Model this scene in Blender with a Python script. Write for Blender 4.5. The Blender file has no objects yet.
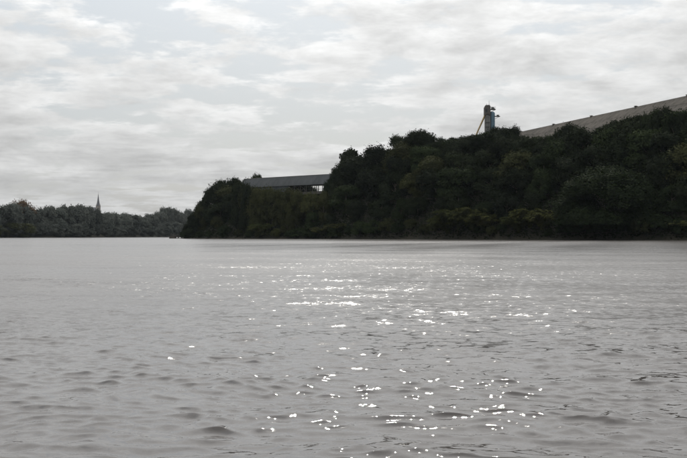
import bpy, math, random
import numpy as np
R = math.radians
random.seed(7)
rng = np.random.default_rng(11)
scn = bpy.context.scene
col = scn.collection

# ------------------------------------------------------------------ camera
CAMH, F, HOR = 1.36, 1100.0, 236.0            # eye height in the boat, focal length in photo pixels, horizon row
cam = bpy.data.cameras.new('camera')
cam.lens = F / 687.0 * 36.0
cam.sensor_width = 36.0
cam.clip_start = 0.1
cam.clip_end = 6000
co = bpy.data.objects.new('camera', cam)
col.objects.link(co)
co.location = (0, 0, CAMH)
co.rotation_euler = (R(90) + math.atan((HOR - 229.0) / F), 0, 0)
scn.camera = co

# ------------------------------------------------------------------ sun, sky, exposure
SUN_EL, SUN_AZ = R(40), math.atan((368 - 343.5) / F)      # azimuth measured from +Y towards +X
sd = (math.sin(SUN_AZ) * math.cos(SUN_EL), math.cos(SUN_AZ) * math.cos(SUN_EL), math.sin(SUN_EL))
sun = bpy.data.lights.new('sun', 'SUN')
sun.energy = 1.4
sun.angle = R(0.53)
sun.color = (1.0, 0.95, 0.87)
so = bpy.data.objects.new('sun', sun)
col.objects.link(so)
so.rotation_euler = (R(90) - SUN_EL, 0, math.pi - SUN_AZ)

scn.view_settings.view_transform = 'Standard'
scn.view_settings.look = 'None'
scn.view_settings.exposure = 0.17
scn.view_settings.gamma = 1.0
scn.view_settings.use_curve_mapping = False
scn.cycles.use_denoising = True
scn.cycles.max_bounces = 6
scn.cycles.volume_bounces = 0
scn.cycles.sample_clamp_indirect = 4.0


class NT:
    """small helper to write node trees"""
    def __init__(self, tree):
        self.t = tree
        tree.nodes.clear()

    def n(self, typ, props=None, **inp):
        nd = self.t.nodes.new(typ)
        for k, v in (props or {}).items():
            setattr(nd, k, v)
        for k, v in inp.items():
            key = int(k[1:]) if k[0] == 'i' and k[1:].isdigit() else k.replace('_', ' ')
            self.set(nd, key, v)
        return nd

    def set(self, nd, key, v):
        s = nd.inputs[key]
        if isinstance(v, bpy.types.Node):
            v = v.outputs[0]
        if isinstance(v, bpy.types.NodeSocket):
            self.t.links.new(v, s)
        else:
            s.default_value = v

    def m(self, op, a, b=0.0, c=0.0):
        return self.n('ShaderNodeMath', {'operation': op}, i0=a, i1=b, i2=c).outputs[0]

    def v(self, op, a, b=(0, 0, 0)):
        nd = self.n('ShaderNodeVectorMath', {'operation': op}, i0=a, i1=b)
        return nd.outputs[1] if op in ('DOT_PRODUCT', 'LENGTH') else nd.outputs[0]

    def mix(self, f, a, b):
        nd = self.n('ShaderNodeMix', {'data_type': 'RGBA'})
        self.set(nd, 0, f); self.set(nd, 6, a); self.set(nd, 7, b)
        return nd.outputs[2]

    def ramp(self, f, lo, hi):
        return self.n('ShaderNodeMapRange', {'interpolation_type': 'SMOOTHSTEP'}, i0=f, i1=lo, i2=hi).outputs[0]

    def noise(self, vec, scale, detail=4.0, rough=0.5, lac=2.0, dist=0.0):
        return self.n('ShaderNodeTexNoise', None, Vector=vec, Scale=scale, Detail=detail, Roughness=rough, Lacunarity=lac, Distortion=dist)


world = bpy.data.worlds.new('World')
scn.world = world
world.use_nodes = True
w = NT(world.node_tree)
sky = w.n('ShaderNodeTexSky')
sky.sky_type = 'NISHITA'
sky.sun_disc = False
sky.sun_elevation = SUN_EL
sky.sun_rotation = SUN_AZ
sky.dust_density = 3.0
sky.air_density = 1.0
geo = w.n('ShaderNodeTexCoord').outputs['Generated']
sep = w.n('ShaderNodeSeparateXYZ', None, i0=geo)
zc_ = w.m('MAXIMUM', sep.outputs[2], 0.0)
zz = w.m('ADD', zc_, 0.067)
P = w.n('ShaderNodeCombineXYZ', None, i0=w.m('DIVIDE', sep.outputs[0], zz), i1=w.m('DIVIDE', sep.outputs[1], zz), i2=0.0).outputs[0]
Dv = w.v('MULTIPLY', w.v('NORMALIZE', geo), (1.0, 1.0, 2.8))                 # heaped clouds standing on the deck
big = w.noise(w.v('ADD', P, (3.1, 8.2, 0)), 0.55, 3.0, 0.5).outputs[0]
mid = w.noise(w.v('ADD', P, (1.7, 0.4, 2.0)), 2.6, 10.0, 0.60, 2.1, 0.2).outputs[0]
heap = w.noise(w.v('ADD', Dv, (4.2, 1.0, 0.3)), 13.5, 10.0, 0.58, 2.1, 0.2).outputs[0]
heap2 = w.noise(w.v('ADD', Dv, (4.2, 1.0, 0.33)), 13.5, 10.0, 0.58, 2.1, 0.2).outputs[0]
cover = w.m('ADD', w.m('MULTIPLY', big, 0.42), w.m('ADD', w.m('MULTIPLY', mid, 0.46), w.m('MULTIPLY', heap, 0.46)))
cov = w.ramp(cover, 0.57, 0.67)
thick = w.ramp(cover, 0.61, 0.84)
edge = w.m('MULTIPLY', w.m('SUBTRACT', heap, heap2), 1.05)
edge = w.m('ADD', edge, w.m('MULTIPLY', w.m('SUBTRACT', mid, 0.5), 0.45))
cs = w.v('DOT_PRODUCT', w.v('NORMALIZE', geo), sd)
fw = w.m('POWER', w.m('MAXIMUM', cs, 0.0), 4.0)
lum = w.m('ADD', w.m('MULTIPLY', 0.455, w.m('ADD', 1.0, w.m('MULTIPLY', zc_, 1.6))), w.m('MULTIPLY', fw, 0.08))
lum = w.m('ADD', lum, w.m('MULTIPLY', w.m('POWER', w.m('MAXIMUM', cs, 0.0), 12.0), 0.6))
veil = lum
lum = w.m('MULTIPLY', lum, w.m('SUBTRACT', 1.12, w.m('MULTIPLY', thick, 0.38)))
lum = w.m('MULTIPLY', lum, w.m('ADD', 1.0, edge))
ccol = w.v('MULTIPLY', w.n('ShaderNodeCombineXYZ', None, i0=lum, i1=lum, i2=lum).outputs[0], (0.985, 0.99, 0.985))
nish = w.v('MULTIPLY', sky.outputs[0], (0.055, 0.055, 0.055))
# thin veil of high cloud over the blue
blue = w.mix(0.70, nish, w.v('MULTIPLY', w.n('ShaderNodeCombineXYZ', None, i0=veil, i1=veil, i2=veil).outputs[0], (0.86, 0.95, 1.03)))
skyc = w.mix(cov, blue, ccol)
bg = w.n('ShaderNodeBackground', None, Color=skyc, Strength=1.0)
out = w.n('ShaderNodeOutputWorld', None, Surface=bg)


# ------------------------------------------------------------------ helpers
def px2w(t, y, Y):
    return ((t - 343.5) / F * Y, Y, CAMH + (HOR - y) / F * Y)


def tag(o, label=None, cat=None, group=None, kind=None):
    if label: o['label'] = label
    if cat: o['category'] = cat
    if group: o['group'] = group
    if kind: o['kind'] = kind
    return o


def empty(name, loc=(0, 0, 0), rz=0.0):
    o = bpy.data.objects.new(name, None)
    col.objects.link(o)
    o.location = loc
    o.rotation_euler = (0, 0, rz)
    o.empty_display_size = 0.3
    return o


def link(name, me, parent=None, loc=(0, 0, 0)):
    o = bpy.data.objects.new(name, me)
    col.objects.link(o)
    o.location = loc
    o.parent = parent
    return o


def np_mesh(name, V, Q, mat=None, smooth=False):
    """mesh from an (n,3) vertex array and an (m,3|4) face array"""
    V = np.asarray(V, dtype=np.float32); Q = np.asarray(Q, dtype=np.int32)
    me = bpy.data.meshes.new(name)
    me.vertices.add(len(V)); me.vertices.foreach_set('co', V.ravel())
    k = Q.shape[1]
    me.loops.add(Q.size); me.loops.foreach_set('vertex_index', Q.ravel())
    me.polygons.add(len(Q))
    me.polygons.foreach_set('loop_start', np.arange(0, Q.size, k, dtype=np.int32))
    me.polygons.foreach_set('loop_total', np.full(len(Q), k, dtype=np.int32))
    if smooth:
        me.polygons.foreach_set('use_smooth', np.ones(len(Q), dtype=bool))
    me.update(calc_edges=True)
    if mat: me.materials.append(mat)
    return me


class MB:
    """collects boxes, beams and tubes into one mesh"""
    def __init__(self): self.v = []; self.f = []

    def add(self, vs, fs):
        b = len(self.v); self.v += [tuple(p) for p in vs]; self.f += [tuple(b + i for i in f) for f in fs]; return self

    def box(self, x0, x1, y0, y1, z0, z1):
        return self.add([(x, y, z) for z in (z0, z1) for y in (y0, y1) for x in (x0, x1)],
                        [(0, 2, 3, 1), (4, 5, 7, 6), (0, 1, 5, 4), (2, 6, 7, 3), (0, 4, 6, 2), (1, 3, 7, 5)])

    def tube(self, pts, radii, n=8, caps=True):
        pts = [np.array(p, float) for p in pts]; rings = []
        for i, p in enumerate(pts):
            d = pts[min(i + 1, len(pts) - 1)] - pts[max(i - 1, 0)]
            d = d / (np.linalg.norm(d) + 1e-9)
            a = np.cross(d, (0, 0, 1) if abs(d[2]) < 0.9 else (1, 0, 0)); a /= np.linalg.norm(a); b = np.cross(d, a)
            r = radii[i] if hasattr(radii, '__len__') else radii
            rings.append([p + r * (math.cos(2 * math.pi * k / n) * a + math.sin(2 * math.pi * k / n) * b) for k in range(n)])
        vs = [q for rg in rings for q in rg]; fs = []
        for i in range(len(pts) - 1):
            for k in range(n):
                k2 = (k + 1) % n
                fs.append((i * n + k, i * n + k2, (i + 1) * n + k2, (i + 1) * n + k))
        if caps:
            fs.append(tuple(range(n - 1, -1, -1))); fs.append(tuple((len(pts) - 1) * n + k for k in range(n)))
        return self.add(vs, fs)

    def prism(self, poly, y0, y1):
        """polygon in x,z extruded along y"""
        n = len(poly)
        vs = [(x, y0, z) for x, z in poly] + [(x, y1, z) for x, z in poly]
        fs = [tuple(range(n)), tuple(range(2 * n - 1, n - 1, -1))] + [(i, n + i, n + (i + 1) % n, (i + 1) % n) for i in range(n)]
        return self.add(vs, fs)

    def build(self, name, mat, parent=None, loc=(0, 0, 0), smooth=False):
        me = bpy.data.meshes.new(name)
        me.from_pydata([tuple(map(float, p)) for p in self.v], [], self.f)
        me.update()
        if smooth:
            for p in me.polygons: p.use_smooth = True
        me.materials.append(mat)
        return link(name, me, parent, loc)


def material(name):
    m = bpy.data.materials.new(name); m.use_nodes = True
    return m, NT(m.node_tree)


def leaf_mat(name, c1, c2, trans=0.25, var=0.5):
    m, t = material(name)
    obr = t.n('ShaderNodeObjectInfo').outputs['Random']
    pos = t.n('ShaderNodeNewGeometry')
    nz = t.noise(pos.outputs['Position'], 0.35, 3.0).outputs[0]
    per = pos.outputs['Random Per Island']
    f = t.m('ADD', t.m('MULTIPLY', obr, 0.45), t.m('ADD', t.m('MULTIPLY', per, 0.3), t.m('SUBTRACT', t.m('MULTIPLY', nz, 0.9), 0.32)))
    c = t.mix(t.n('ShaderNodeClamp', None, i0=f).outputs[0], c1, c2)
    val = t.m('ADD', 1.0 - var * 0.5, t.m('MULTIPLY', t.m('FRACT', t.m('MULTIPLY', obr, 17.3)), var))
    c = t.v('MULTIPLY', c, t.n('ShaderNodeCombineXYZ', None, i0=val, i1=val, i2=val).outputs[0])
    d = t.n('ShaderNodeBsdfDiffuse', None, Color=c)
    tr = t.n('ShaderNodeBsdfTranslucent', None, Color=c)
    g = t.n('ShaderNodeBsdfGlossy', None, Color=(1, 1, 1, 1), Roughness=0.45)
    s = t.n('ShaderNodeMixShader', None, i0=trans, i1=d, i2=tr)
    s = t.n('ShaderNodeMixShader', None, i0=0.006, i1=s, i2=g)
    t.n('ShaderNodeOutputMaterial', None, Surface=s)
    return m


def surf_mat(name, c1, c2, scale=0.5, rough=0.7, metal=0.0, stretch=(1, 1, 1), bump=0.0, spec=0.3):
    m, t = material(name)
    p = t.n('ShaderNodeTexCoord').outputs['Object']
    p = t.v('MULTIPLY', p, stretch)
    nz = t.noise(p, scale, 6.0, 0.6)
    obr = t.n('ShaderNodeObjectInfo').outputs['Random']
    f = t.m('ADD', t.ramp(nz.outputs[0], 0.3, 0.7), t.m('MULTIPLY', t.m('SUBTRACT', obr, 0.5), 0.5))
    c = t.mix(t.n('ShaderNodeClamp', None, i0=f).outputs[0], c1, c2)
    b = t.n('ShaderNodeBsdfPrincipled', None, Base_Color=c, Roughness=rough, Metallic=metal)
    b.inputs['Specular IOR Level'].default_value = spec
    if bump:
        bp = t.n('ShaderNodeBump', None, Strength=bump, Distance=0.1, Height=t.noise(p, scale * 8, 3).outputs[0])
        t.set(b, 'Normal', bp)
    t.n('ShaderNodeOutputMaterial', None, Surface=b)
    return m


M = {
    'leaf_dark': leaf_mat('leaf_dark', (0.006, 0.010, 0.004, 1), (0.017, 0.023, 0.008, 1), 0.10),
    'leaf_olive': leaf_mat('leaf_olive', (0.018, 0.022, 0.008, 1), (0.050, 0.053, 0.017, 1), 0.18),
    'leaf_bamboo': leaf_mat('leaf_bamboo', (0.032, 0.042, 0.013, 1), (0.080, 0.080, 0.026, 1), 0.22),
    'leaf_far_hazed': leaf_mat('leaf_far_hazed', (0.055, 0.064, 0.055, 1), (0.115, 0.122, 0.105, 1), 0.2),  # far-bank leaves: distance haze partly put into this paler leaf colour
    'leaf_russet': leaf_mat('leaf_russet', (0.075, 0.050, 0.030, 1), (0.13, 0.085, 0.05, 1), 0.2),
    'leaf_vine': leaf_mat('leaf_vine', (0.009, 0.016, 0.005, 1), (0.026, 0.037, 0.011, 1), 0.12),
    'bark': surf_mat('bark', (0.05, 0.04, 0.03, 1), (0.12, 0.10, 0.08, 1), 2.0, 0.9, stretch=(1, 1, .2)),
    'soil': surf_mat('soil', (0.012, 0.013, 0.008, 1), (0.034, 0.030, 0.020, 1), 0.15, 0.95),
    'roof': surf_mat('roof', (0.030, 0.027, 0.022, 1), (0.088, 0.078, 0.066, 1), 0.35, 0.85, stretch=(1, .35, 1), spec=0.1),
    'ridge': surf_mat('ridge', (0.05, 0.05, 0.045, 1), (0.10, 0.095, 0.085, 1), 0.4, 0.7),
    'cladding': surf_mat('cladding', (0.10, 0.11, 0.115, 1), (0.20, 0.21, 0.215, 1), 0.3, 0.6, stretch=(1, 1, .3)),
    'gallery_roof': surf_mat('gallery_roof', (0.030, 0.034, 0.036, 1), (0.058, 0.062, 0.064, 1), 0.25, 0.75, stretch=(1, 1, .3)),
    'gallery_wall': surf_mat('gallery_wall', (0.035, 0.042, 0.046, 1), (0.065, 0.075, 0.08, 1), 0.3, 0.7),
    'steel': surf_mat('steel', (0.045, 0.045, 0.045, 1), (0.10, 0.09, 0.08, 1), 0.8, 0.6, metal=0.2),
    'blue_steel': surf_mat('blue_steel', (0.07, 0.13, 0.17, 1), (0.14, 0.21, 0.26, 1), 0.5, 0.5, stretch=(1, 1, .2)),
    'grey_steel': surf_mat('grey_steel', (0.09, 0.095, 0.09, 1), (0.17, 0.17, 0.16, 1), 0.5, 0.6, stretch=(1, 1, .2)),
    'yellow_steel': surf_mat('yellow_steel', (0.28, 0.20, 0.09, 1), (0.42, 0.31, 0.15, 1), 0.6, 0.6),
    'stone': surf_mat('stone', (0.22, 0.20, 0.18, 1), (0.36, 0.33, 0.30, 1), 0.4, 0.85),
    'slate': surf_mat('slate', (0.10, 0.10, 0.11, 1), (0.18, 0.18, 0.19, 1), 0.5, 0.7),
    'brick_red': surf_mat('brick_red', (0.16, 0.09, 0.07, 1), (0.24, 0.14, 0.11, 1), 0.4, 0.85),
    'timber': surf_mat('timber', (0.05, 0.045, 0.04, 1), (0.11, 0.095, 0.08, 1), 1.0, 0.85),
    'dark_glass': surf_mat('dark_glass', (0.02, 0.025, 0.03, 1), (0.04, 0.045, 0.05, 1), 1.0, 0.15),
}

# ------------------------------------------------------------------ river
def build_river():
    fpx = F * 1024 / 687
    d = [1.2]
    while d[-1] < 1850:
        s = max(0.018, 0.45 * d[-1] ** 2 / (CAMH * fpx))
        d.append(d[-1] + min(s, d[-1] * 0.03))
    d = np.array(d); step = np.gradient(d)
    fine = np.linspace(-R(22), R(22), 460)
    side = np.concatenate([np.linspace(R(22), R(60), 70)[1:], np.linspace(R(60), R(180), 60)[1:]])
    th = np.concatenate([-side[::-1], fine, side[:-1]])           # full turn round the boat
    nR, nT = len(d), len(th)
    D, T = np.meshgrid(d, th, indexing='ij')
    X = D * np.sin(T); Y = D * np.cos(T)
    lat = np.gradient(th)[None, :] * D
    ST = np.maximum(np.broadcast_to(step[:, None], D.shape), lat * 0.5)
    Z = np.zeros_like(D); res = np.zeros_like(D)
    N = 180
    lam = np.exp(np.linspace(math.log(0.09), math.log(5.0), N)) * rng.uniform(.92, 1.08, N)
    wind = R(186)                                                  # waves run towards the boat, crests slightly oblique
    spread = np.where(lam > 1.5, 0.35, 0.62)
    ang = wind + rng.normal(0, 1, N) * spread
    ph = rng.uniform(0, 2 * math.pi, N)
    # slope spectrum: short chop dominates
    sl = np.exp(-0.5 * ((np.log(lam) - math.log(0.25)) / 0.62) ** 2)
    sl += 0.34 * np.exp(-0.5 * ((np.log(lam) - math.log(1.9)) / 0.4) ** 2)
    sl *= SLOPE / math.sqrt((sl ** 2).sum() / 2)
    # gusts modulate the chop over the water
    gust = 1.0 + 0.28 * np.sin(X * 0.021 + 1.3 + 0.6 * np.sin(Y * 0.013)) * np.sin(Y * 0.031 + 0.7 * np.sin(X * 0.017)) + 0.18 * np.sin(X * 0.31 + Y * 0.12) * np.sin(Y * 0.23 - X * 0.09)
    Z0 = np.zeros_like(D); GX = np.zeros_like(D); GY = np.zeros_like(D)
    # bend the wave fronts so that no crest runs on as a clean sine
    Xw, Yw = X.copy(), Y.copy()
    for l_, am in ((7.0, .30), (3.1, .12), (1.7, .06), (0.9, .025)):
        for _ in range(3):
            q = rng.uniform(0, 6.28); f_ = 6.28 / l_ * rng.uniform(.8, 1.2); p_ = rng.uniform(0, 6.28)
            g_ = am * .5 * np.clip((l_ / ST - 2.6) / 3.0, 0, 1)
            Xw += g_ * np.sin(f_ * (math.cos(q) * X + math.sin(q) * Y) + p_); Yw += g_ * .6 * np.sin(f_ * (math.sin(q) * X - math.cos(q) * Y) + p_ * 2)
    for i in range(N):
        k = 2 * math.pi / lam[i]
        wgt = np.clip((lam[i] / ST - 2.6) / 3.0, 0, 1)
        res += (1 - wgt ** 2) * sl[i] ** 2 / 2
        if wgt.max() <= 0: continue
        arg = k * (math.sin(ang[i]) * Xw + math.cos(ang[i]) * Yw) + ph[i]
        Z0 += wgt * (sl[i] / k) * np.sin(arg)
        q = wgt * (sl[i] / k) * np.cos(arg) * 1.3
        GX += q * math.sin(ang[i]); GY += q * math.cos(ang[i])
    Z = gust * Z0
    V = np.stack([X + gust * GX, Y + gust * GY, Z], -1).reshape(-1, 3)        # crests drawn together, troughs flat
    i = np.arange(nR - 1)[:, None]; j = np.arange(nT)[None, :]
    jn = (j + 1) % nT
    Q = np.stack([i * nT + j, i * nT + jn, (i + 1) * nT + jn, (i + 1) * nT + j], -1).reshape(-1, 4)[:, ::-1]
    # close the disc under the boat
    c = len(V)
    V = np.concatenate([V, [[0, 0, 0]]])
    m, t = material('river_water')
    a = t.n('ShaderNodeAttribute', {'attribute_name': 'chop'}).outputs['Fac']
    g = t.n('ShaderNodeNewGeometry')
    pos = g.outputs['Position']
    p1 = t.v('MULTIPLY', pos, (0.8, 1.0, 1.0))
    n1 = t.v('SUBTRACT', t.noise(p1, 7.0, 4.0, 0.7).outputs['Color'], (.5, .5, .5))      # unresolved chop as facet slopes
    n2 = t.v('SUBTRACT', t.noise(t.v('MULTIPLY', pos, (0.6, 1.0, 1.0)), 13.0, 4.0, 0.62).outputs['Color'], (.5, .5, .5))   # capillary ripples
    k1 = t.m('MULTIPLY', a, 9.0)
    s1 = t.v('MULTIPLY', n1, t.n('ShaderNodeCombineXYZ', None, i0=k1, i1=k1, i2=0.0).outputs[0])
    s2 = t.v('MULTIPLY', n2, (0.26, 0.32, 0.0))
    nn = t.v('NORMALIZE', t.v('SUBTRACT', t.v('SUBTRACT', g.outputs['Normal'], s1), s2))
    n3 = t.v('SUBTRACT', t.noise(t.v('ADD', t.v('MULTIPLY', pos, (0.4, 1.0, 1.0)), (0, 0, 7.0)), 0.55, 2.0, 0.5).outputs['Color'], (.5, .5, .5))
    k3 = t.m('MULTIPLY', a, 2.2)
    s1 = t.v('ADD', s1, t.v('MULTIPLY', n3, t.n('ShaderNodeCombineXYZ', None, i0=k3, i1=k3, i2=0.0).outputs[0]))
    nn = t.v('NORMALIZE', t.v('SUBTRACT', t.v('SUBTRACT', g.outputs['Normal'], s1), s2))
    sil = t.noise(t.v('MULTIPLY', pos, (0.02, 0.02, 0)), 1.0, 3.0).outputs[0]
    base = t.mix(sil, (0.075, 0.067, 0.063, 1), (0.095, 0.085, 0.080, 1))
    b = t.n('ShaderNodeBsdfPrincipled', None, Base_Color=base, Roughness=t.m('ADD', 0.02, t.m('MULTIPLY', a, 1.3)), IOR=1.333, Normal=nn)
    t.n('ShaderNodeOutputMaterial', None, Surface=b)
    me = np_mesh('river', V, Q, m, smooth=True)
    at = me.attributes.new('chop', 'FLOAT', 'POINT')
    at.data.foreach_set('value', np.concatenate([(np.sqrt(res) * np.clip(gust, .5, 1.6)).ravel(), [0.0]]).astype(np.float32))
    o = link('river', me)
    tag(o, 'grey rippled river filling the foreground with sun glitter down its middle', kind='structure')


SLOPE = 0.135
build_river()

# ------------------------------------------------------------------ banks (terrain)
def lerp(t, pts):
    return np.interp(t, [p[0] for p in pts], [p[1] for p in pts])


S_R = [(150, 634.0), (185, 580.0), (215, 547.0), (250, 520.0), (350, 459.0), (450, 405.0), (560, 364.0), (687, 338.0), (900, 304.0), (1500, 230.0), (2200, 176.0)]
P_R = [(176, -1.8), (184, 0.3), (195, 3.6), (205, 8.1), (215, 13.6), (235, 17.2), (252, 13.6), (328, 14.5), (342, 22.6), (360, 28.1), (410, 31.7), (480, 30.8), (560, 27.2), (600, 29.0), (640, 32.6), (687, 33.5), (900, 34.4), (2200, 30.8)]
S_L = [(-2200, 324.0), (-1200, 459.0), (-500, 675.0), (0, 864.0), (90, 999.0), (150, 1188.0), (190, 1350.0), (300, 1431.0), (500, 1458.0)]
P_L = [(-2200, 4), (500, 5)]


def ground_r(t, v):
    p = lerp(t, P_R)
    f = np.where(v < 0, v * 0.12, np.minimum(np.maximum(v, 0) / 40.0, 1.0) ** 0.85 + np.maximum(v - 40, 0) * 0.0006)
    rough = 0.7 * np.sin(t * 0.11 + v * 0.13) * np.sin(v * 0.21 - t * 0.03) * np.clip(v / 10, 0, 1) * np.clip(p / 10, 0, 1)
    return np.where(v < 0, v * 0.12, p * f + rough + 0.25)


def ground_l(t, v):
    f = np.clip(v / 25.0, -0.4, 1)
    return lerp(t, P_L) * f + 0.012 * np.maximum(v - 25, 0) + 0.2


def terrain(name, label, tt, vv, S, gf):
    T, Vv = np.meshgrid(tt, vv, indexing='ij')
    Y = lerp(T, S) + Vv
    X = (T - 343.5) / F * Y
    Z = gf(T, Vv)
    n, m = T.shape
    i = np.arange(n - 1)[:, None]; j = np.arange(m - 1)[None, :]
    Q = np.stack([i * m + j, (i + 1) * m + j, (i + 1) * m + j + 1, i * m + j + 1], -1).reshape(-1, 4)
    o = link(name, np_mesh(name, np.stack([X, Y, Z], -1).reshape(-1, 3), Q, M['soil'], True))
    tag(o, label, kind='structure')


terrain('hill', 'steep wooded river bluff on the right bank', np.concatenate([np.arange(176, 760, 4), np.arange(760, 2200, 60)]),
        np.concatenate([[-12, -4], np.arange(0, 60, 3), np.arange(60, 420, 30)]), S_R, ground_r)
terrain('river_bank', 'low far bank of the river on the left', np.concatenate([np.arange(-2200, -40, 60), np.arange(-40, 520, 8)]),
        np.concatenate([[-12, -4], np.arange(0, 40, 5), np.arange(40, 260, 40)]), S_L, ground_l)

# ------------------------------------------------------------------ foliage prototypes
def leaves(C, Nrm, size, droop=0.0, r=rng, aspect=0.55):
    """C,(n,3) centres -> folded leaf faces (two triangles each, own island)"""
    n = len(C)
    a = r.normal(0, 1, (n, 3)); a[:, 2] -= droop
    nr = Nrm / (np.linalg.norm(Nrm, axis=1, keepdims=True) + 1e-9) + r.normal(0, 0.30, (n, 3))
    nr /= np.linalg.norm(nr, axis=1, keepdims=True) + 1e-9
    a -= nr * (a * nr).sum(1, keepdims=True)
    a /= np.linalg.norm(a, axis=1, keepdims=True) + 1e-9
    b = np.cross(nr, a)
    s = (size * r.uniform(.6, 1.35, n))[:, None]
    fold = nr * s * 0.22
    V = np.stack([C - a * s * .55, C + b * s * aspect - fold, C + a * s * .65, C - b * s * aspect - fold], 1).reshape(-1, 3)
    q = np.arange(n)[:, None] * 4
    Q = np.concatenate([q + [0, 1, 2], q + [0, 2, 3]], 1).reshape(-1, 3)
    return V, Q


def clump_crown(name, mat, seed, shape='round', nblob=30, per=520, leaf=0.040, blob=0.235, low=0.02):
    """crown in unit space: width about 1, top at z=1"""
    r = np.random.default_rng(seed)
    Cs, Ns = [], []
    zc = (1 + low) / 2; hz = (1 - low) / 2
    for k in range(nblob):
        u = r.normal(0, 1, 3); u /= np.linalg.norm(u)
        rad = r.uniform(0.25, 1.0) ** 0.45
        ex, ez = 0.5, hz
        if shape == 'umbrella':
            u[2] = abs(u[2]) * 0.8 - 0.15
        if shape == 'tall':
            ex = 0.40
        c = np.array([u[0] * ex * rad, u[1] * ex * rad, zc + u[2] * ez * rad])
        if shape == 'dome':
            u[2] = abs(u[2]) - 0.05; rad = r.uniform(0.85, 1.0)
            c = np.array([u[0] * 0.5 * rad, u[1] * 0.5 * rad, low + u[2] * (1 - low) * rad])
        if shape == 'umbrella':
            c = np.array([u[0] * 0.5 * rad, u[1] * 0.5 * rad, 0.62 + u[2] * 0.38 * rad])
        bs = blob * r.uniform(0.55, 1.25)
        c[2] = min(c[2], 1.0 - bs * 0.62)
        sc = max(math.hypot(c[0], c[1]) / max(0.5 - bs * 0.6, 0.05), 1.0)
        c[0] /= sc; c[1] /= sc
        n = int(per * (bs / blob) ** 1.6)
        w_ = r.normal(0, 1, (n, 3)); w_ /= np.linalg.norm(w_, axis=1, keepdims=True)
        w_[:, 2] = np.where(w_[:, 2] < -0.55, -w_[:, 2] * 0.6, w_[:, 2])
        rr = bs * r.uniform(0.45, 1.08, (n, 1)) * (1 + 0.25 * np.sin(w_[:, :1] * 7 + k) * np.sin(w_[:, 1:2] * 6 + 2 * k))
        Cs.append(c + w_ * rr * (1, 1, 1.25 if shape == 'dome' else 0.9)); Ns.append(w_ + (0, 0, 0.35))
    # a few stray sprays that break the outline
    C = np.concatenate(Cs); Nn = np.concatenate(Ns)
    pick = r.integers(0, len(C), 260)
    off = C[pick] - (0, 0, zc)
    off /= np.linalg.norm(off, axis=1, keepdims=True) + 1e-6
    C = np.concatenate([C, C[pick] + off * r.uniform(0.0, 0.06, (260, 1))]); Nn = np.concatenate([Nn, Nn[pick]])
    V, Q = leaves(C, Nn, leaf, 0.3, r)
    V[:, 2] = np.maximum(V[:, 2], 0.0)
    return np_mesh(name, V, Q, mat)


def trunk_mesh(name, seed, top=0.75, lean=0.04, th=0.03):
    r = np.random.default_rng(seed)
    mb = MB()
    pts = [(0, 0, -0.03), (lean * .3, 0, 0.15), (lean, lean * .5, 0.4), (lean * .6, lean, top)]
    mb.tube(pts, [th * 1.3, th, th * .75, th * .3], 7)
    for k in range(6):
        a = k * 1.1 + r.uniform(0, .6); z = r.uniform(0.25, 0.55); L = r.uniform(.2, .36)
        s = (lean * .8, lean * .5, z)
        mb.tube([s, (s[0] + math.cos(a) * L * .5, s[1] + math.sin(a) * L * .5, z + .12), (s[0] + math.cos(a) * L, s[1] + math.sin(a) * L, z + .2)], [th * .5, th * .35, th * .12], 5)
    me = bpy.data.meshes.new(name)
    me.from_pydata([tuple(map(float, p)) for p in mb.v], [], mb.f); me.update()
    me.materials.append(M['bark'])
    return me


def frond_tree(name, seed, nf=34, L=0.58, mat='leaf_dark'):
    """drooping feathery crown, unit space"""
    r = np.random.default_rng(seed)
    Cs, V, Q = [], [], []
    for k in range(nf):
        a = 2 * math.pi * k / nf + r.uniform(-.2, .2); up = r.uniform(0.15, 1.1); l = L * r.uniform(.75, 1.1)
        c = np.array((0.02 * math.cos(a), 0.02 * math.sin(a), 0.74))
        d = np.array((math.cos(a) * math.cos(up), math.sin(a) * math.cos(up), math.sin(up)))
        side = np.array((-math.sin(a), math.cos(a), 0))
        n = 20; prev = c.copy()
        for i in range(n):
            f = i / n
            dd = d + np.array((0, 0, -2.1 * f * f)); dd /= np.linalg.norm(dd)
            prev = prev + dd * l / n
            for s in (-1, 1):
                ll = 0.13 * math.sin(math.pi * min(f + .12, 1)) + .02
                tip = prev + side * s * ll * .75 + np.array((0, 0, -ll * .75)) + dd * ll * .3
                wv = dd * 0.02
                b = len(V); V += [prev - wv, prev + wv, tip]; Q.append((b, b + 1, b + 2))
    return np_mesh(name, np.array(V), np.array(Q), M[mat])


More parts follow.
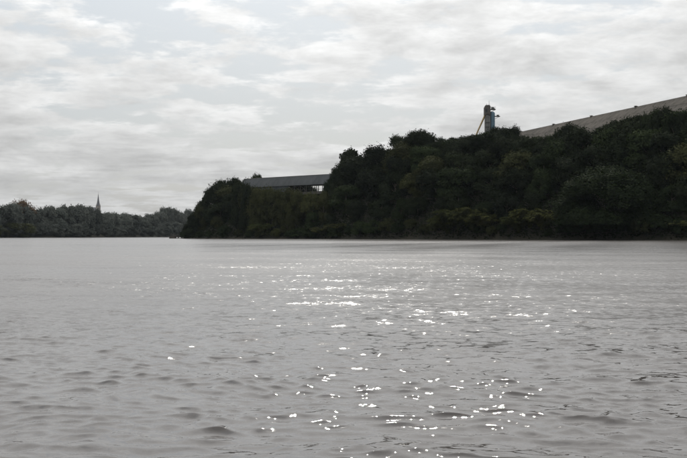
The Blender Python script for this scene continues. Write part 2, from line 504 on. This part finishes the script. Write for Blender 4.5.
def cane_clump(name, seed, n=46, mat='leaf_bamboo'):
    """arching bamboo-like clump, unit space: width about 1, height about 1"""
    r = np.random.default_rng(seed)
    V, Q = [], []
    for k in range(n):
        a = r.uniform(0, 2 * math.pi); out = r.uniform(.2, .62); h = r.uniform(.55, 1.05)
        p0 = np.array((math.cos(a) * .1 * r.uniform(), math.sin(a) * .1 * r.uniform(), 0))
        da = np.array((math.cos(a), math.sin(a), 0)); prev = p0
        for i in range(1, 25):
            f = i / 24
            p = p0 + da * out * f ** 1.7 + np.array((0, 0, h * (1.55 * f - 0.75 * f ** 2.6)))
            d = p - prev
            sd_ = np.cross(d, (0, 0, 1)); sd_ = sd_ / (np.linalg.norm(sd_) + 1e-9)
            b = len(V); wv = sd_ * 0.006
            V += [prev - wv, prev + wv, p + wv, p - wv]; Q += [(b, b + 1, b + 2), (b, b + 2, b + 3)]
            if f > .25:
                for s in range(5):
                    ll = r.uniform(.08, .17)
                    dirv = d / np.linalg.norm(d) * .5 + sd_ * r.uniform(-1, 1) + np.array((0, 0, r.uniform(-1.1, .15)))
                    dirv /= np.linalg.norm(dirv)
                    wl = np.cross(dirv, r.normal(0, 1, 3)); wl = wl / np.linalg.norm(wl) * ll * .13
                    b = len(V); V += [p - wl * .2, p + dirv * ll * .4 + wl, p + dirv * ll, p + dirv * ll * .4 - wl]
                    Q += [(b, b + 1, b + 2), (b, b + 2, b + 3)]
            prev = p
    return np_mesh(name, np.array(V), np.array(Q), M[mat])


CROWN = {}
def proto(kind, mats, shape, n=3, **kw):
    CROWN[kind] = [clump_crown('crown_' + kind, M[mats[i % len(mats)]], 100 + hash_(kind) + i, shape, **kw) for i in range(n)]
def hash_(s): return sum(ord(c) * (i + 3) for i, c in enumerate(s)) % 997


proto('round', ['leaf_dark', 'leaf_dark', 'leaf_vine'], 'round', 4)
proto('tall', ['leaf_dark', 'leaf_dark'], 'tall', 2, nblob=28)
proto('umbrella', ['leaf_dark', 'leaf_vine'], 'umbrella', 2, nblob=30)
proto('mound', ['leaf_vine', 'leaf_olive', 'leaf_dark'], 'dome', 3, nblob=36, per=440, leaf=0.036, blob=0.22, low=0.0)
proto('feathery', ['leaf_dark'], 'umbrella', 1, nblob=16, per=150, leaf=0.06, blob=0.19)
proto('olive', ['leaf_olive'], 'round', 2, nblob=28)
proto('shrub', ['leaf_vine', 'leaf_olive'], 'dome', 3, nblob=34, per=240, leaf=0.055, blob=0.2, low=0.02)
proto('russet', ['leaf_russet'], 'umbrella', 1, nblob=30, per=110, leaf=0.04)
proto('far', ['leaf_far_hazed'], 'round', 4, nblob=30, per=420, leaf=0.05, blob=0.23, low=0.0)
proto('fartall', ['leaf_far_hazed'], 'tall', 2, nblob=36, per=220, leaf=0.05)
proto('dome', ['leaf_vine'], 'dome', 1, nblob=70, per=1500, leaf=0.017, blob=0.17, low=0.0)
CROWN['cane'] = [cane_clump('crown_cane', 5), cane_clump('crown_cane', 6)]
CROWN['palm'] = [frond_tree('crown_palm', 8)]
TRUNK = [trunk_mesh('trunk', s) for s in (1, 2, 3)]
TRUNK_PALM = trunk_mesh('trunk_palm', 4, 0.79, 0.02, 0.018)

TREES = []      # (t, object, label parts) kept for the labels written further down
NAMES = {'round': 'broadleaf_tree', 'tall': 'broadleaf_tree', 'umbrella': 'spreading_tree', 'olive': 'broadleaf_tree', 'shrub': 'shrub', 'russet': 'broadleaf_tree',
         'far': 'broadleaf_tree', 'fartall': 'broadleaf_tree', 'mound': 'vine_covered_tree', 'feathery': 'broadleaf_tree', 'dome': 'vine_covered_tree', 'cane': 'cane_clump', 'palm': 'palm_tree'}
CATS = {'shrub': 'shrub', 'cane': 'bamboo', 'palm': 'palm'}


def plant(t, v, kind, h=None, ytop=None, wpx=None, wid=None, bank='R', zone=None, label=None):
    S, gf = (S_R, ground_r) if bank == 'R' else (S_L, ground_l)
    Y = float(lerp(t, S)) + v
    X = (t - 343.5) / F * Y
    zg = float(gf(np.float64(t), np.float64(v)))
    if ytop is not None:
        h = CAMH + (HOR - ytop) / F * Y - zg
    if wpx is not None:
        wid = wpx / F * Y
    if wid is None:
        wid = h * random.uniform(.85, 1.2)
    if kind == 'palm': wid *= 0.95
    root = empty(NAMES[kind], (X, Y, zg - 0.05), random.uniform(0, 6.28))
    me = random.choice(CROWN[kind])
    ch = 'canes' if kind == 'cane' else ('foliage' if kind in ('shrub',) else 'crown')
    c = link(ch, me, root); c.scale = (wid, wid * random.uniform(.85, 1.1), h)
    if kind not in ('cane', 'shrub'):
        k = link('trunk', TRUNK_PALM if kind == 'palm' else random.choice(TRUNK), root)
        tw = min(wid, h) if kind != 'dome' else h
        k.scale = (tw, tw, h)
    TREES.append((t, root, kind, zone, label))
    root['category'] = CATS.get(kind, 'tree')
    return root


# ridge of the right bank, read off the sky line from left to right: column, top row, width, kind
ridge = [(190, 224, 14, 'round', 10), (197, 212, 17, 'round', 14), (204, 203, 17, 'olive', 18), (212, 190, 21, 'round', 26), (222, 181, 23, 'round', 34), (233, 178.5, 21, 'round', 38), (243, 181, 18, 'tall', 36), (241, 183, 17, 'round', 9), (248, 185, 14, 'round', 7),
         (330, 180, 12, 'round', 24), (338, 170, 15, 'round', 30), (344, 164, 20, 'round', 36), (364, 163, 18, 'round', 44), (375, 153, 18, 'umbrella', 50), (386, 159, 16, 'round', 46), (394, 155, 11, 'tall', 46),
         (405, 137, 27, 'round', 52), (420, 131, 27, 'umbrella', 52), (430, 144, 16, 'round', 48), (446, 138, 24, 'round', 50), (459, 137, 22, 'round', 46), (472, 136, 20, 'tall', 46), (484, 133, 20, 'round', 42),
         (497, 127.5, 26, 'round', 46), (509, 128, 20, 'tall', 44), (521, 136, 20, 'round', 44), (533, 137, 24, 'umbrella', 42), (546, 137, 22, 'round', 44), (557, 134, 22, 'round', 46), (570, 125, 25, 'umbrella', 46), (582, 134, 20, 'round', 42),
         (592, 135, 22, 'tall', 42), (603, 128, 22, 'round', 46), (616, 121, 22, 'round', 44), (629, 118, 24, 'round', 42), (642, 115, 22, 'round', 42), (654, 110, 22, 'umbrella', 34), (664, 108, 22, 'round', 32),
         (676, 114, 22, 'round', 29), (688, 113, 22, 'round', 27), (702, 110, 24, 'round', 25), (718, 108, 24, 'round', 23)]
for t, y, wp, kd, v in ridge:
    plant(t, v, kd, ytop=y, wpx=wp * 1.15, zone='ridge')
plant(351, 46, 'feathery', ytop=147, wpx=24, label='round feathery tree with drooping twigs standing above the gallery end')
for t, y, wp, v in [(248, 182, 12, 58), (257, 175.5, 14, 60), (270, 186, 20, 50), (286, 187, 20, 50), (306, 184, 24, 44), (298, 185, 22, 42), (296, 187, 18, 40), (318, 192, 18, 36), (330, 190, 18, 38), (280, 193, 20, 36), (262, 192, 20, 36)]:
    plant(t, v, 'round', ytop=y, wpx=wp, zone='behind')

for t, y, wp, kd, v in [(402, 150, 20, 'round', 44), (412, 144, 26, 'round', 44), (424, 149, 22, 'round', 42), (437, 148, 18, 'round', 44), (452, 141, 24, 'round', 42), (465, 139, 22, 'round', 40), (478, 139, 22, 'round', 38),
                        (490, 134, 24, 'round', 40), (503, 133, 26, 'round', 40), (516, 141, 24, 'round', 38), (354, 166, 24, 'round', 40), (368, 160, 22, 'round', 40), (382, 160, 22, 'round', 42), (392, 161, 18, 'round', 42)]:
    plant(t, v, kd, ytop=y, wpx=wp * 1.15, zone='ridge')
# the slope, row behind row
for v, sp, hh, zone in ((34, 25, (11, 14), 'upper'), (25, 27, (10, 13.5), 'upper'), (17, 25, (9, 12.6), 'lower'), (9, 23, (6.3, 10.4), 'lower')):
    t = 192 + v * .4
    while t < 735:
        tt = t + random.uniform(-5, 5)
        if not (545 < tt < 662 and v < 20) and not (238 < tt < 334 and v > 18) and not (tt < 215 and v > 14):
            h = random.uniform(*hh)
            if 238 < tt < 334: h *= 0.72
            if tt < 215: h *= .8
            kd = random.choices(['round', 'tall', 'umbrella', 'olive', 'mound'], [6, 2, 0, 1 if tt > 330 else 3, 1 if v > 20 else 7])[0]
            plant(tt, v + random.uniform(-2.5, 2.5), kd, h=h, wid=h * random.uniform(.95, 1.3), zone=zone)
        t += sp * random.uniform(.85, 1.15)
t = 186
while t < 735:
    if not (440 < t < 480) and not (510 < t < 548):
        h = random.uniform(2.5, 5.5)
        plant(t, random.uniform(1.0, 3.5), 'shrub', h=h, wid=h * random.uniform(1.2, 1.7), zone='edge')
    t += random.uniform(9, 15)
plant(605, 5, 'dome', ytop=168, wpx=106, label='huge dome-shaped tree draped in vines at the waterline on the right')
for t, v, y, wp in [(448, 1.5, 214, 26), (459, 3, 205, 30), (472, 3, 203, 30), (484, 3, 210, 24)]:
    plant(t, v, 'cane', ytop=y, wpx=wp * 1.25, zone='cane_a')
for t, v, y, wp in [(519, 2, 212, 24), (530, 4, 205, 28), (543, 3, 208, 26)]:
    plant(t, v, 'cane', ytop=y, wpx=wp * 1.25, zone='cane_b')
for t, v, y, wp in [(322, 2, 226, 24), (340, 3, 222, 24), (262, 3, 222, 22), (684, 2, 218, 24)]:
    plant(t, v, 'cane', ytop=y, wpx=wp, zone='cane_c')
for t, v, y, wp in [(299, 15, 196, 16), (313, 16, 194, 18), (324, 15, 193, 14), (272, 14, 198, 16), (258, 13, 190, 20), (250, 13, 188, 18), (267, 14, 189, 18), (277, 13, 191, 18), (287, 14, 190, 18), (295, 13, 192, 16)]:
    plant(t, v, 'olive', ytop=y, wpx=wp * 1.2, zone='under')

# trees further back on the plateau, seen through the gaps of the ridge line
for t in range(340, 740, 17):
    if 515 < t: break
    plant(t + random.uniform(-4, 4), random.uniform(62, 70), 'round', h=random.uniform(7.5, 9.5), wid=12, zone='back')

# left bank
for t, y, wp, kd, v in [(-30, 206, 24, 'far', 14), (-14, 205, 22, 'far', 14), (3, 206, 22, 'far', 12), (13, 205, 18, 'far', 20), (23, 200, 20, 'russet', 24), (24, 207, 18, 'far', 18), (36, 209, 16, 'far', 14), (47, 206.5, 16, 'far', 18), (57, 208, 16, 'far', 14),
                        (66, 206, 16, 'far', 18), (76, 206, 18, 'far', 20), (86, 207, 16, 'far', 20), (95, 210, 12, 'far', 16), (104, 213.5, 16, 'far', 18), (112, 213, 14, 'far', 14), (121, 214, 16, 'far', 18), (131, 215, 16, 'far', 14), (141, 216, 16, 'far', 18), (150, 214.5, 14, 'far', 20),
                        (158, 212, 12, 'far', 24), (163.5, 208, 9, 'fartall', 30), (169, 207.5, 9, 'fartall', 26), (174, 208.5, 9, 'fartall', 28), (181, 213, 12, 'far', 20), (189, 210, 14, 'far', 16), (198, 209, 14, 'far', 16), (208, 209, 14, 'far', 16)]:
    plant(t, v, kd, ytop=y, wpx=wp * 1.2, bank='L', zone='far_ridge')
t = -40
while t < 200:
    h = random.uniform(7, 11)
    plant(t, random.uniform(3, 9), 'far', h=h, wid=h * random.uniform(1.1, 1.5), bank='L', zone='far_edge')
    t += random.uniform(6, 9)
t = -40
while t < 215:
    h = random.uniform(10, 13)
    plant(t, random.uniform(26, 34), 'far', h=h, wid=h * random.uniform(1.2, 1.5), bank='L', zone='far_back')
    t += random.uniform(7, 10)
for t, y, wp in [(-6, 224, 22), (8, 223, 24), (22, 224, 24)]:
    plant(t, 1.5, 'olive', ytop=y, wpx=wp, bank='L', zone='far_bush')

# low growth covering the ground between the trees
def undergrowth():
    n = 60000
    t = rng.uniform(182, 745, n); v = rng.uniform(0, 60, n) ** 1.0
    Y = lerp(t, S_R) + v; X = (t - 343.5) / F * Y; Z = ground_r(t, v) + rng.uniform(0, 1.6, n) ** 1.4
    ok = lerp(t, P_R) > 0.2
    C = np.stack([X, Y, Z], -1)[ok]
    V, Q = leaves(C, np.tile((0, -0.3, 1.0), (len(C), 1)), 0.75, 0.2)
    V[:, 2] = np.maximum(V[:, 2], 0.03)
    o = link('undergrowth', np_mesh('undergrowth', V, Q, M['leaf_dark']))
    tag(o, 'tangled low undergrowth covering the wooded river slope', 'undergrowth', kind='stuff')
undergrowth()

# labels for the trees: look, place on the bank, order from the left among its kind there
LOOK = {'round': 'dark round trees', 'tall': 'dark narrow trees', 'umbrella': 'dark flat-topped trees', 'olive': 'olive green trees', 'shrub': 'low shrubs', 'russet': 'russet-topped trees',
        'far': 'hazy round trees', 'fartall': 'hazy slender trees', 'cane': 'arching cane clumps', 'mound': 'rounded leafy mounds'}
def place(t, zone, kind):
    if zone == 'behind': return 'showing behind the covered gallery'
    if zone == 'under': return 'under the covered gallery'
    if zone == 'cane_a': return 'at the waterline below the tower'
    if zone == 'cane_b': return 'at the waterline beside the dome-shaped tree'
    if zone == 'cane_c': return 'elsewhere on the waterline'
    if zone == 'far_bush': return 'at the waterline, far left'
    if zone == 'far_back': return 'deep in the far left wood ' + ('left' if t < 97 else 'right') + ' of spire'
    if zone == 'far_edge': return 'on far left waterline ' + ('left' if t < 97 else 'right') + ' of spire'
    if zone == 'far_ridge': return 'on far left skyline ' + ('left' if t < 97 else 'right') + ' of spire'
    row = {'back': 'on the plateau behind the ridge', 'ridge': 'on the ridge', 'upper': 'on the upper slope', 'lower': 'on the lower slope', 'edge': 'at the waterline'}[zone]
    reg = 'left of the gallery' if t < 247 else 'at the gallery' if t < 335 else 'near the feathery tree' if t < 398 else 'left of the tower' if t < 478 else 'right of the tower' if t < 545 else 'by the long roof' if t < 640 else 'at the right edge'
    return row + ' ' + reg
groups = {}
for t, o, kind, zone, label in TREES:
    if label:
        o['label'] = label
        continue
    groups.setdefault((LOOK[kind], place(t, zone, kind)), []).append((t, o, kind, zone))
ORD = ['leftmost', 'second', 'third', 'fourth', 'fifth', 'sixth', 'seventh', 'eighth', 'ninth', 'tenth', 'eleventh', 'twelfth', 'thirteenth', 'fourteenth', 'fifteenth', 'sixteenth', 'seventeenth', 'eighteenth', 'nineteenth', 'twentieth']
for (look, plc), lst in groups.items():
    lst.sort(key=lambda e: e[0])
    for i, (t, o, kind, zone) in enumerate(lst):
        if len(lst) == 1:
            o['label'] = look[:-1] + ' ' + plc
        elif i == len(lst) - 1:
            o['label'] = 'rightmost of the ' + look + ' ' + plc
        else:
            o['label'] = ('leftmost' if i == 0 else ORD[min(i, 19)] + ' from left') + ' of the ' + look + ' ' + plc
        wd = o['label'].split()
        while len(wd) > 16 and 'the' in wd: wd.remove('the')
        o['label'] = ' '.join(wd)
        o['group'] = ('trees' if kind not in ('shrub', 'cane') else 'plants') + (' on the far left bank' if zone.startswith('far') else ' covering the wooded bluff')

# ------------------------------------------------------------------ covered gallery on the slope
def gallery():
    A = np.array(px2w(244, 0, 551.0)[:2]); B = np.array(px2w(336, 0, 505.0)[:2])
    L = float(np.linalg.norm(B - A)); ang = math.atan2(B[1] - A[1], B[0] - A[0])
    ZF, ZE, ZR = 22.1, 25.5, 29.8           # floor, eaves, ridge
    g = empty('covered_gallery', (A[0], A[1], 0), ang)
    tag(g, 'long grey covered conveyor gallery on legs among the trees', 'gallery')
    W = 3.3
    nb = 16; bw = L / nb
    sheet = MB(); ns = 6
    # one corrugated roof sheet, reused for every bay of both slopes
    vs, fs = [], []
    nx = 17
    for i in range(nx):
        x = i / (nx - 1) * (bw - 0.03); dz = 0.05 if i % 2 else 0.0
        vs += [(x, -W - 0.5, ZE - 0.25 + dz), (x, -0.05, ZR + dz), (x, -0.05, ZR - .06 + dz), (x, -W - 0.5, ZE - 0.31 + dz)]
    for i in range(nx - 1):
        a = i * 4; b = a + 4
        fs += [(a, b, b + 1, a + 1), (a + 3, a + 2, b + 2, b + 3), (a, a + 3, b + 3, b), (a + 1, b + 1, b + 2, a + 2)]
    sheet.add(vs, fs)
    first = sheet.build('roof_sheet', M['gallery_roof'], g)
    for i in range(nb):
        for side in (0, 1):
            if i == 0 and side == 0: continue
            o = link('roof_sheet', first.data, g)
            if side: o.rotation_euler = (0, 0, math.pi); o.location = (bw * (i + 1), 0, random.uniform(-.02, .02))
            else: o.location = (bw * i, 0, random.uniform(-.03, .03))
    MB().tube([(-.2, 0, ZR + .08), (L + .2, 0, ZR + .08)], 0.16, 8).build('ridge_cap', M['ridge'], g)
    MB().box(-0.2, L + .2, -W, W, ZF - 0.5, ZF).build('floor_deck', M['steel'], g)
    for s in (-1, 1):
        MB().box(-0.2, L + .2, s * W - .15, s * W + .15, ZF - 1.2, ZF - .52).build('girder', M['steel'], g)
        MB().box(-0.2, L + .2, s * W - .1, s * W + .1, ZE - .5, ZE - .2).build('eaves_beam', M['steel'], g)
        MB().tube([(L * .5, s * (W + .02), ZF + 1.1), (L, s * (W + .02), ZF + 1.1)], .05, 6).build('handrail', M['steel'], g)
    for i in range(nb + 1):
        for s in (-1, 1):
            MB().box(bw * i - .12, bw * i + .12, s * W - .13, s * W + .13, ZF + .002, ZE - .2).build('post', M['steel'], g)
    for i in range(nb):                                 # wall panels on the left part, open to the right
        if i < 9:
            MB().box(bw * i + .14, bw * i + bw - .14, -W - .08, -W + .02, ZF + .05, ZE - .52).build('wall_panel', M['gallery_wall'], g)
        elif i < 12:
            MB().tube([(bw * i + .1, -W, ZF + .1), (bw * i + bw - .1, -W, ZE - .5)], .08, 6).build('brace', M['steel'], g)
            MB().tube([(bw * i + .1, -W, ZE - .5), (bw * i + bw - .1, -W, ZF + .1)], .08, 6).build('brace', M['steel'], g)
    for f in (0.04, 0.27, 0.5, 0.73, 0.96):             # trestle legs
        for s in (-1, 1):
            x = L * f
            p = A + (B - A) * f
            MB().tube([(x, s * (W + 1.2), 4.0), (x, s * W, ZF - 1.2)], .28, 8).build('leg', M['steel'], g)
        MB().tube([(x, -W - .9, 10), (x, W + .5, 18)], .12, 6).build('leg_brace', M['steel'], g)
        MB().tube([(x, W + .9, 10), (x, -W - .5, 18)], .12, 6).build('leg_brace', M['steel'], g)
gallery()

# ------------------------------------------------------------------ elevator tower on the plateau
def tower():
    Y = 466.0
    X = (489.5 - 343.5) / F * Y
    k = Y / F
    zg = float(ground_r(np.float64(489.5), np.float64(Y - lerp(489.5, S_R)))) - .1
    z = lambda y: CAMH + (HOR - y) * k - zg
    x = lambda t: (t - 489.5) * k
    g = empty('elevator_tower', (X, Y, zg))
    tag(g, 'tall industrial elevator tower with blue cylinder and inclined leg above the trees', 'tower')
    # elevator shaft: framed and clad
    x0, x1 = x(485.2), x(489.6)
    MB().box(x0 + .12, x1 - .12, -.9, .9, 0, z(116)).build('shaft', M['grey_steel'], g)
    for xx in (x0, x1):
        for yy in (-1.0, 1.0):
            MB().box(xx - .1, xx + .1, yy - .1, yy + .1, 0, z(115)).build('corner_post', M['steel'], g)
    for i in range(9):
        zz_ = 3 + i * (z(116) - 4) / 9
        MB().box(x0 - .06, x1 + .06, -1.16, -.92, zz_, zz_ + .15).build('girt', M['steel'], g)
    h = MB().prism([(x(484.2), z(115.3)), (x(490.2), z(115.3)), (x(490.4), z(107.2)), (x(489.4), z(105.2)), (x(485.4), z(105.2)), (x(484.2), z(107.5))], -1.5, 1.5).build('head_house', M['steel'], g)
    MB().box(x(485.6), x(487.0), -1.56, -1.5, z(112.5), z(109.5)).build('louvre', M['dark_glass'], h)
    MB().tube([(x(489.2), 0, z(105.2)), (x(489.2), 0, z(100.5))], [.1, .05], 6).build('mast', M['steel'], g)
    MB().tube([(x(487), .6, z(105.2)), (x(487), .6, z(103.2))], .05, 6).build('mast', M['steel'], g)
    # upper and lower cantilever platforms with motor boxes
    MB().box(x(490.3), x(495.6), -1.0, 1.0, z(109.8), z(109.2)).build('upper_platform', M['steel'], g)
    MB().prism([(x(491.2), z(109.2)), (x(495.0), z(109.2)), (x(494.2), z(107.4)), (x(491.6), z(107.0))], -.7, .7).build('drive_housing', M['grey_steel'], g)
    MB().tube([(x(490.3), 0, z(112)), (x(494.8), 0, z(109.9))], .09, 6).build('bracket', M['steel'], g)
    MB().box(x(494.8), x(500), -.8, .8, z(116.6), z(116.0)).build('lower_platform', M['steel'], g)
    MB().box(x(496.8), x(499), -.5, .5, z(116.0), z(114.8)).build('drive_housing', M['steel'], g)
    MB().tube([(x(495), 0, z(118.8)), (x(499), 0, z(116.7))], .08, 6).build('bracket', M['steel'], g)
    for xx in (491, 493, 495.4):
        MB().tube([(x(xx), -.95, z(109.2)), (x(xx), -.95, z(106.9))], .04, 5).build('railing_post', M['steel'], g)
    MB().tube([(x(490.8), -.95, z(106.95)), (x(495.4), -.95, z(106.95))], .04, 5).build('handrail', M['steel'], g)
    # blue cylinder with hoops and a cone top
    r = (x(495.0) - x(490.0)) / 2; cx = x(492.5)
    c = MB().tube([(cx, 0, 0), (cx, 0, z(112.8)), (cx, 0, z(111.6)), ], [r, r, r * .55], 24).build('cylinder', M['blue_steel'], g)
    for i in range(8):
        zz_ = 4 + i * (z(113) - 4) / 7.5
        MB().tube([(cx, 0, zz_), (cx, 0, zz_ + .14)], r + .05, 24).build('hoop', M['blue_steel'], c)
    MB().tube([(x(490), -1.25, 2), (x(490), -1.25, z(112))], .14, 8).build('down_pipe', M['grey_steel'], g)
    # inclined leg
    MB().tube([(x(484.9), -.5, z(115)), (x(475.2), -.5, z(137))], .32, 4).build('inclined_chute', M['yellow_steel'], g)
    MB().tube([(x(484.6), .6, z(118)), (x(475.2), .6, z(138))], .14, 6).build('stay', M['yellow_steel'], g)
    return zg
tower()

# ------------------------------------------------------------------ long shed on the plateau
def shed():
    k = 405 / F
    A = np.array(((687 - 343.5) / F * 405, 405.0))
    Zr = CAMH + (HOR - 96) / F * 405
    Yb = (Zr - CAMH) * F / (HOR - 133)
    B = np.array(((516 - 343.5) / F * Yb, Yb))
    L = float(np.linalg.norm(B - A)); d = (B - A) / L
    A = A - d * 26; L += 38
    ang = math.atan2(d[1], d[0])
    g = empty('storage_shed', (A[0], A[1], 27.0), ang)
    tag(g, 'long storage shed with weathered pitched roof and ridge vents behind the ridge trees', 'shed')
    zr = Zr - 27.0; hw = 13.6; drop = 12.7          # local: x along ridge, +y faces the river
    # sheets in courses down the slope
    nx, ny = 28, 4
    bw = L / nx; sl = hw / ny; dz = drop / ny
    mb = MB(); vs, fs = [], []
    n = 13
    for i in range(n):
        x = i / (n - 1) * (bw - .06); e = .06 if i % 2 else 0
        vs += [(x, 0, e), (x, sl + .25, -dz - .25 * dz / sl + e), (x, sl + .25, -dz - .25 * dz / sl - .06 + e), (x, 0, -.06 + e)]
    for i in range(n - 1):
        a = i * 4; b = a + 4
        fs += [(a, b, b + 1, a + 1), (a + 3, a + 2, b + 2, b + 3), (a, a + 3, b + 3, b), (a + 1, b + 1, b + 2, a + 2)]
    mb.add(vs, fs)
    first = mb.build('roof_sheet', M['roof'], g)
    k0 = True
    for side in (1, -1):
        for i in range(nx):
            for j in range(ny):
                o = first if k0 else link('roof_sheet', first.data, g)
                k0 = False
                lift = .05 * (ny - j) + random.uniform(0, .03)
                if side == 1: o.location = (i * bw, j * sl + .15, zr - j * dz - .1 + lift)
                else: o.location = ((i + 1) * bw, -j * sl - .15, zr - j * dz - .1 + lift); o.rotation_euler = (0, 0, math.pi)
    MB().prism([(-.9, -.35), (0, .35), (.9, -.35), (0, -.05)], 0, L).build('ridge_cap', M['ridge'], g).rotation_euler = (0, 0, -math.pi / 2)
    cap = g.children[-1]; cap.location = (0, 0, zr + .22)
    for t in (688, 636, 591.5, 553.7, 521):
        # distance along the ridge where the column of the vent meets it
        s = None
        for q in np.linspace(0, L, 4000):
            p = A + d * q
            if 343.5 + F * p[0] / p[1] <= t: s = q; break
        v = MB().tube([(s, 0, zr + .1), (s, 0, zr + .4)], .5, 12)
        vo = v.build('ridge_vent', M['ridge'], g)
        MB().tube([(s, 0, zr + .35), (s, 0, zr + .45), (s, 0, zr + .65)], [.85, .8, .2], 12).build('vent_cowl', M['ridge'], vo)
    MB().box(.4, L - .4, hw - .6, hw - .4, -18, zr - drop - .1).build('long_wall', M['cladding'], g)
    MB().box(.4, L - .4, -hw + .4, -hw + .6, -18, zr - drop - .1).build('long_wall', M['cladding'], g)
    for xx in (.42, L - .62):
        w_ = MB().prism([(-hw + .62, -18), (hw - .62, -18), (hw - .62, zr - drop - .2), (0, zr - .45), (-hw + .62, zr - drop - .2)], xx, xx + .2)
        o = w_.build('gable_wall', M['cladding'], g); o.rotation_euler = (0, 0, -math.pi / 2)
    MB().box(.2, L - .2, hw + .2, hw + .45, zr - drop - .6, zr - drop - .35).build('gutter', M['ridge'], g)
shed()

# ------------------------------------------------------------------ church on the far bank
def church():
    Y = 1320.0; k = Y / F
    X = (98.2 - 343.5) * k
    t = 98.2; v = Y - float(lerp(t, S_L))
    zg = float(ground_l(np.float64(t), np.float64(v))) - .1
    z = lambda y: CAMH + (HOR - y) * k - zg
    g = empty('church', (X, Y, zg))
    tag(g, 'distant church with slender pointed spire above the far left trees', 'church')
    hw = 2.3
    MB().box(-hw, hw, -hw, hw, 0, z(206.5)).build('tower', M['stone'], g)
    MB().box(-hw - .25, hw + .25, -hw - .25, hw + .25, z(206.5), z(206.0)).build('cornice', M['stone'], g)
    MB().tube([(0, 0, z(206)), (0, 0, z(201)), (0, 0, z(193.5))], [hw * 1.02, hw * .5, .05], 8).build('spire', M['slate'], g)
    for sx in (-1, 1):
        for sy in (-1, 1):
            MB().tube([(sx * (hw - .3), sy * (hw - .3), z(206)), (sx * (hw - .3), sy * (hw - .3), z(203.5))], [.35, .03], 6).build('pinnacle', M['stone'], g)
    for i in (0, 1):
        MB().box(-.5, .5, -hw - .04, -hw + .1, z(211.5) - i * 6, z(208.2) - i * 6).build('louvre_window', M['dark_glass'], g)
    MB().tube([(0, 0, z(193.6)), (0, 0, z(191.6))], .06, 5).build('finial', M['steel'], g)
    n0, n1 = -24.0, -hw - .02
    MB().box(n0, n1, -4, 4, 0, z(212)).build('nave_wall', M['brick_red'], g)
    r = MB().prism([(-4.6, z(212) + .01), (0, z(207.3)), (4.6, z(212) + .01)], n0 - .3, n1 - .01).build('nave_roof', M['slate'], g)
    r.rotation_euler = (0, 0, -math.pi / 2)
    for i in range(5):
        xx = n0 + 2.5 + i * 4.2
        MB().box(xx, xx + 1.0, -4.05, -3.9, z(220), z(214)).build('window', M['dark_glass'], g)
church()

# ------------------------------------------------------------------ jetty at the foot of the headland
def jetty():
    Y = 594.0; k = Y / F
    X = (171 - 343.5) * k
    g = empty('jetty', (X, Y, 0))
    tag(g, 'low dark timber jetty reaching out from the tip of the wooded headland', 'jetty')
    L = 17 * k
    nb = 18
    for i in range(nb):
        MB().box(L * i / nb + .01, L * (i + 1) / nb - .01, -1.3, 1.3, 1.35 + random.uniform(0, .02), 1.47).build('deck_plank', M['timber'], g)
    for s in (-1, 1):
        MB().box(0, L, s * 1.1 - .12, s * 1.1 + .12, 1.05, 1.345).build('beam', M['timber'], g)
        for i in range(5):
            MB().tube([(L * (i + .15) / 5, s * 1.1, -1.5), (L * (i + .15) / 5, s * 1.1, 1.04)], .16, 8).build('pile', M['timber'], g)
        MB().tube([(0, s * 1.25, 2.4), (L, s * 1.25, 2.4)], .06, 6).build('handrail', M['timber'], g)
        for i in range(6):
            MB().box(L * i / 5.3, L * i / 5.3 + .12, s * 1.25 - .06, s * 1.25 + .06, 1.48, 2.36).build('railing_post', M['timber'], g)
    MB().box(-.7, 2.6, -1.6, 1.6, -1.5, 1.04).build('fender', M['timber'], g)
jetty()

# ------------------------------------------------------------------ air
hz, t = material('river_haze')
vol = t.n('ShaderNodeVolumePrincipled', None, Color=(0.80, 0.90, 1.0, 1), Density=0.000023, Anisotropy=0.0)
t.n('ShaderNodeOutputMaterial', None, Volume=vol)
h = MB().box(-4200, 4200, -1950, 1950, -4, 72).build('haze', hz)
tag(h, 'thin bluish haze in the air over the whole river', 'haze', kind='stuff')
